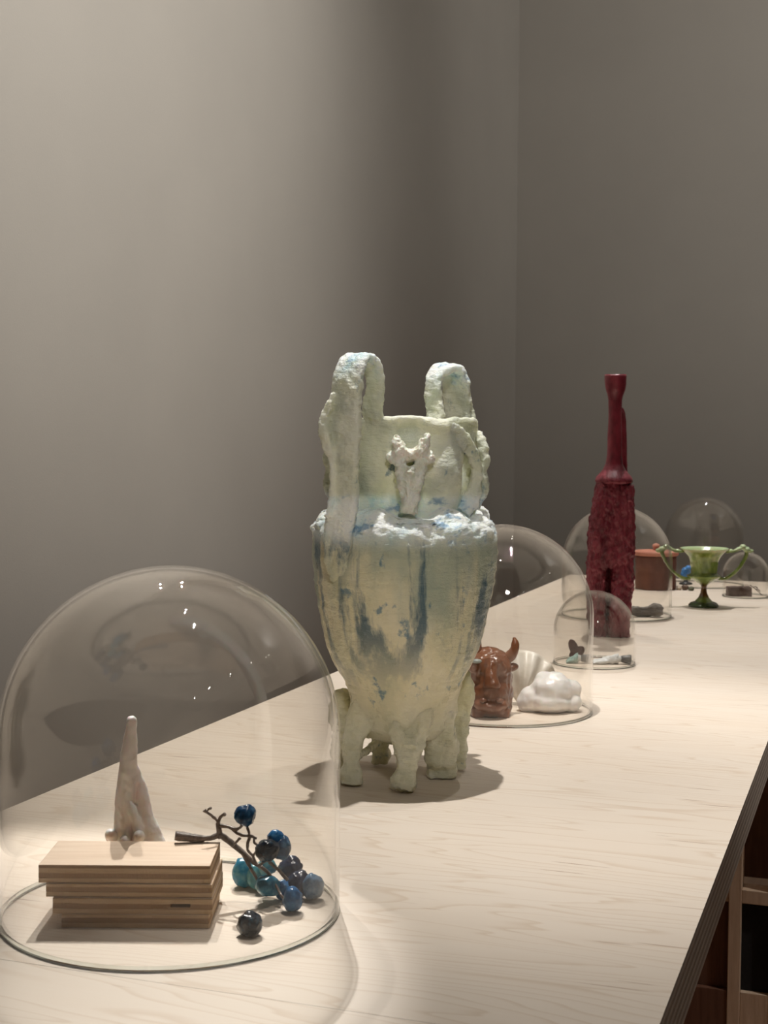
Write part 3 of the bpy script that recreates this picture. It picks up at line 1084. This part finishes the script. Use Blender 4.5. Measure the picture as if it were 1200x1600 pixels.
paint_tube('squeezed white paint tube with dark cap at right inside smallest dome', (-0.464, 2.548), TH - 0.05, 0.046, M_alu, 1.0)
paint_tube('small teal paint tube lying left of the white one in smallest dome', (-0.522, 2.536), TH - 0.1, 0.020, M_alut, 5.0)
bm = bmesh.new()
ball(bm, (-0.004, 0, 0.022), (0.0085, 0.004, 0.017), Matrix.Rotation(-0.35, 3, 'Y'))
ball(bm, (0.008, 0, 0.016), (0.0085, 0.004, 0.010), Matrix.Rotation(0.3, 3, 'Y'))
ball(bm, (-0.003, 0, 0.008), (0.009, 0.0045, 0.0085))
ball(bm, (0.007, 0, 0.006), (0.008, 0.0045, 0.0065))
bm = fuse(bm, 0.001, 1)
rough(bm, 0.0008, 120, 4, floor=0.0)
mz = min(v.co.z for v in bm.verts)
for v in bm.verts:
    v.co.z -= mz
wing = obj('winged_fragment', bm, M_wing)
place(wing, (-0.524, 2.578))
tag(wing, 'dark red-brown butterfly-shaped piece standing behind the teal paint tube', 'sculpture')

# ------------------------------------------------------------------ red bottle
S3 = 0.001333


def m_red():
    n = N('crimson_wax')
    f = n.noise(n.coords((1, 1, 0.5)), 40, 4)
    col = n.ramp(f, [(0.25, (0.09, 0.007, 0.015)), (0.5, (0.23, 0.023, 0.040)), (0.75, (0.36, 0.065, 0.09))])
    z = n.sep()[2]
    low = n.rng(z, 0.345, 0.31)
    w = n.noise(n.coords((1, 1, 0.33)), 115, 4, 0.6, 0.5)
    b = n.bump(n.math('MULTIPLY', w, low), 0.008, 0.9)
    b = n.bump(n.noise(n.coords(), 260, 3), 0.0012, 0.8, b)
    return n.done(col, 0.36, b, Coat_Weight=0.15, Coat_Roughness=0.25)


M_red = m_red()
bottle = thing('tall_bottle', 'tall dark crimson bottle sculpture with trouser-like legs and slender neck', 'bottle', (-0.524, 2.929))
bz = 993


def b3(x, v, y, *r):
    return ((x - 953) * S3, v * S3, (bz - y) * S3) + tuple(q * S3 for q in r)


bm = bmesh.new()
# trunk and two legs as flattened sections
ribbon(bm, [b3(957, 0, 756, 27, 22), b3(956, 0, 775, 30, 25), b3(954, 0, 810, 33.5, 27), b3(953, 0, 845, 35, 28), b3(952.5, 0, 872, 35, 27), b3(952, 0, 884, 34, 24)], (1, 0, 0), 6, 28)
ribbon(bm, [b3(934, 0, 850, 14, 24), b3(930, 0, 890, 13, 24), b3(930, 0, 930, 12.5, 23), b3(933, 0, 965, 13, 21), b3(935, 0, 993, 12.5, 20)], (1, 0, 0), 6, 24)
ribbon(bm, [b3(970, 0, 850, 15, 24), b3(969, -2, 890, 17, 24), b3(968, -4, 930, 16.5, 24), b3(965, -6, 965, 17, 22), b3(965, -8, 993, 16, 20)], (1, 0, 0), 6, 24)
ribbon(bm, [b3(950, 12, 868, 12, 5), b3(949, 12, 920, 10, 5), b3(950, 12, 993, 12, 5)], (1, 0, 0), 6, 16)
bm = fuse(bm, 0.0017, 1)
rough(bm, 0.0028, 55, 2.5, (1, 1, 0.45), 3, 0.0)
rough(bm, 0.0036, 150, 7.5, (1, 1, 0.5), 2, 0.0)
obj('body', bm, M_red, bottle)
bm = bmesh.new()
pr = [(0, 755), (26, 756), (29, 752), (27.5, 746), (24, 742), (18, 735), (13.5, 726), (11.5, 712), (11, 690), (10.5, 660), (10.2, 640), (10.5, 626), (12.5, 617), (15, 611), (16.3, 602), (17, 590), (16.5, 587), (13, 588), (11, 600), (0, 604)]
lathe(bm, [(r * S3, (bz - y) * S3) for r, y in densify(pr, 3)], 48, lambda r, z, a: (r * (1 + 0.04 * noise.fractal(Vector((math.cos(a), math.sin(a), z * 30)), 0.8, 2, 3)), z + 0.001 * noise.noise(Vector((3 * math.cos(a), 3 * math.sin(a), 1)))))
bmesh.ops.translate(bm, vec=(3 * S3, 0, 0), verts=bm.verts)
obj('neck', bm, M_red, bottle)
bm = ribbon(bmesh.new(), [b3(962, 8, 638, 4, 3), b3(968, 14, 643, 5, 3), b3(971, 18, 660, 5.5, 3), b3(973, 20, 690, 5.5, 3), b3(974, 22, 720, 5.5, 3.5), b3(974, 20, 742, 6, 4), b3(972, 12, 752, 6, 4)], (0.8, -0.6, 0), 6, 12)
rough(bm, 0.0008, 80, 6)
obj('handle', bm, M_red, bottle)

# ------------------------------------------------------------------ behind the bottle: dome contents
M_drift = simple('grey_driftwood', (0.06, 0.05, 0.042), (0.17, 0.145, 0.12), 70, 0.55, 0.003, (0.4, 1, 1))
bm = bmesh.new()
tube(bm, [(-0.046, 0.004, 0.016, .008), (-0.03, 0.002, 0.014, .0105), (-0.01, 0, 0.013, .0105), (0.008, 0, 0.014, .011), (0.02, -0.002, 0.016, .014), (0.033, -0.003, 0.017, .015), (0.041, -0.003, 0.018, .012)], 14, 5)
ball(bm, (0.025, 0, 0.022), (0.012, 0.012, 0.010))
bm = fuse(bm, 0.0018, 1)
rough(bm, 0.0045, 45, 3.0, (0.5, 1, 1), 4, 0.0)
dr = obj('driftwood_piece', bm, M_drift)
place(dr, (-0.506, 3.275))
tag(dr, 'knobbly grey driftwood stick lying beside the red bottle inside a dome', 'driftwood')
M_ochre = simple('ochre_wood', (0.36, 0.24, 0.10), (0.50, 0.36, 0.17), 12, 0.6, 0.0004, (10, 10, 1))
pl = obj('wood_strip', box(bmesh.new(), -0.0075, 0.0075, -0.006, 0.006, 0, 0.098, 0.0008), M_ochre, None, False)
place(pl, (-0.573, 3.36))
tag(pl, 'narrow ochre wood strip standing upright just behind the red bottle', 'wood strip')

# ------------------------------------------------------------------ green goblet
S4 = 0.001574


def m_goblet():
    n = N('green_glazed_glass')
    z = n.sep()[2]
    f = n.noise(n.coords((1, 1, 0.4)), 60, 4)
    green = n.ramp(f, [(0.3, (0.13, 0.20, 0.035)), (0.55, (0.27, 0.36, 0.09)), (0.75, (0.46, 0.56, 0.24))])
    brown = n.ramp(f, [(0.3, (0.10, 0.045, 0.012)), (0.7, (0.25, 0.12, 0.035))])
    stem = n.math('MULTIPLY', n.rng(z, 0.018, 0.030), n.rng(z, 0.066, 0.050))
    c = n.mix(stem, green, brown)
    c = n.mix(n.rng(z, 0.016, 0.010), c, (0.05, 0.085, 0.02))
    c = n.mix(n.rng(z, 0.134, 0.143), c, (0.50, 0.62, 0.36))
    return n.done(c, 0.18, n.bump(f, 0.0012, 0.6), Coat_Weight=0.5, Coat_Roughness=0.08, Subsurface_Weight=0.15, Subsurface_Scale=0.01)


M_gob = m_goblet()
gob = thing('two_handled_goblet', 'green glazed goblet with curling handles on a brown stem', 'goblet', (-0.403, 3.538))
gp = [(0, 0), (23, 0), (23.5, 3), (20, 6.5), (13, 9), (8, 15), (5, 22), (4, 29), (5, 33.5), (8, 36), (16, 41), (25, 46), (27, 49), (23.5, 50.5), (20, 53), (20.5, 62), (22, 72), (25, 79), (31, 85), (37.5, 91), (37, 92), (33, 88.5),
      (25, 82), (19, 70), (17, 56), (0, 52)]
bm = lathe(bmesh.new(), [(r * S4, z * S4) for r, z in densify(gp, 1.6)], 64, lambda r, z, a: (r * (1 + 0.02 * noise.fractal(Vector((math.cos(a) * 2, math.sin(a) * 2, z * 60)), 0.8, 2, 3)), z))
obj('bowl', bm, M_gob, gob)
for sgn in (1, -1):
    hp = [(22, 0, 44, 5, 2.4), (34, 0, 45, 5, 2.4), (46, 0, 53, 4.5, 2.4), (56, 0, 64, 4, 2.4), (63, 0, 76, 4, 2.4), (66, 0, 86, 4.5, 2.6), (60, 0, 92, 5, 2.8), (52, 0, 90, 4.5, 2.4), (44, 0, 87, 4, 2.2), (33, 0, 86.5, 4, 2.2)]
    bm = ribbon(bmesh.new(), [tuple(c * S4 for c in (sgn * p[0],) + p[1:]) for p in hp], (0, 1, 0), 6, 12)
    rough(bm, 0.0012, 90, 3 + sgn)
    obj('handle', bm, M_gob, gob)
    bm = bmesh.new()
    for k, (x, zz, r) in enumerate(((66, 90, 6), (60, 94, 5.5), (72, 88, 4.5), (54, 91, 4), (42, 88, 4))):
        ball(bm, tuple(c * S4 for c in (sgn * x, 0, zz)), tuple(c * S4 for c in (r, r, r * 0.7)), None, 2)
    bm = fuse(bm, 0.0014, 1)
    rough(bm, 0.002, 100, 8)
    obj('leaf_curl', bm, M_gob, gob)

# ------------------------------------------------------------------ far end of the table
M_terra_shaded = simple('terracotta', (0.12, 0.035, 0.022), (0.19, 0.065, 0.042), 40, 0.6, 0.001)  # jar body: weaker light on it is put into the darker colour
M_terral = simple('terracotta_lid', (0.48, 0.17, 0.11), (0.60, 0.25, 0.17), 40, 0.6, 0.0008)
jar = thing('lidded_jar', 'terracotta cylinder jar with flat lid left of the green goblet', 'jar', (-0.578, 3.925))
S5 = 0.00178
bm = lathe(bmesh.new(), [(r * S5, z * S5) for r, z in densify([(0, 0), (30, 0), (31, 2), (31, 22), (30, 26), (31, 30), (31.5, 51), (28, 52), (0, 52)], 3)], 48)
rough(bm, 0.0014, 60, 2, floor=0.0)
obj('body', bm, M_terra_shaded, jar)
bm = lathe(bmesh.new(), [(r * S5, z * S5) for r, z in [(0, 52.4), (33.5, 52.4), (34.5, 54), (34.5, 58), (33, 59), (8, 60), (0, 60.5)]], 48)
lid = obj('lid', bm, M_terral, jar)
bm = lathe(bmesh.new(), [(r * S5, z * S5) for r, z in [(0, 60), (4.5, 60), (4, 62), (6, 65), (5, 69), (0, 71)]], 20)
obj('knob', bm, M_terral, lid)
M_peb = [simple('pebble_cream', (0.42, 0.34, 0.26), (0.58, 0.5, 0.4), 120, 0.5), simple('pebble_brown', (0.10, 0.06, 0.04), (0.2, 0.13, 0.09), 120, 0.5), simple('pebble_green', (0.07, 0.075, 0.04), (0.14, 0.14, 0.08), 120, 0.5)]
for i, (x, y, r, nm) in enumerate(((-0.512, 3.915, (.0075, .007, .0065), 'small cream pebble right beside the terracotta jar'), (-0.497, 3.922, (.0095, .008, .008), 'brown pebble between cream and olive pebbles near jar'),
                                   (-0.480, 3.915, (.0085, .0085, .006), 'olive pebble nearest the goblet stem among three pebbles'))):
    o = obj('pebble', berry_mesh(r, 40 + i), M_peb[i])
    place(o, (x, y, r[2] * 0.9))
    tag(o, nm, 'pebble', 'pebbles beside the terracotta jar')
M_bblue = simple('bright_blue_glaze', (0.03, 0.17, 0.52), (0.12, 0.36, 0.75), 80, 0.3, 0.0015)
blue = thing('blue_figurine', 'small bright blue lumpy piece on a dark stand left of goblet bowl', 'figurine', (-0.516, 4.085))
bm = bmesh.new()
for c, r in (((0, 0, 0.036), (.013, .011, .013)), ((-0.008, 0, 0.030), (.008, .008, .009)), ((0.006, -0.002, 0.046), (.010, .009, .008)), ((0.008, 0, 0.029), (.009, .008, .009))):
    ball(bm, c, r)
bm = fuse(bm, 0.0014, 1)
rough(bm, 0.003, 80, 9)
obj('lump', bm, M_bblue, blue)
bm = lathe(bmesh.new(), [(0, 0), (0.018, 0), (0.019, 0.002), (0.017, 0.005), (0.006, 0.008), (0.005, 0.026), (0, 0.026)], 32)
obj('stand', bm, M_cap, blue)

M_brick = simple('dark_brown_brick', (0.055, 0.028, 0.022), (0.115, 0.062, 0.05), 60, 0.7, 0.003)
bm = box(bmesh.new(), -0.030, 0.032, -0.015, 0.015, 0, 0.025, 0.0015)
bmesh.ops.subdivide_edges(bm, edges=[e for e in bm.edges if e.calc_length() > 0.01], cuts=5, use_grid_fill=True)
rough(bm, 0.0016, 90, 3, floor=0.0)
br = obj('brick', bm, M_brick, None, False)
place(br, (-0.346, 3.824))
tag(br, 'dark brown brick lying inside the small dome at right edge', 'brick')
tw = thing('dry_sprig', 'thin dark dry sprig leaning on the brown brick at right edge', 'sprig', (-0.305, 3.85))
for i, s in enumerate(([(-0.014, 0.0, 0.028, .0013), (-0.004, 0, 0.021, .0012), (0.008, 0, 0.011, .0011), (0.018, 0, 0.002, .0010)],
                       [(-0.006, 0, 0.022, .0009), (0.000, 0, 0.024, .0012), (0.006, 0, 0.020, .0016)], [(0.0, 0, 0.018, .0009), (0.006, -0.003, 0.017, .0014), (0.012, -0.004, 0.012, .0014)])):
    bm = tube(bmesh.new(), s, 8, 4)
    obj('twig', bm, M_twig, tw)
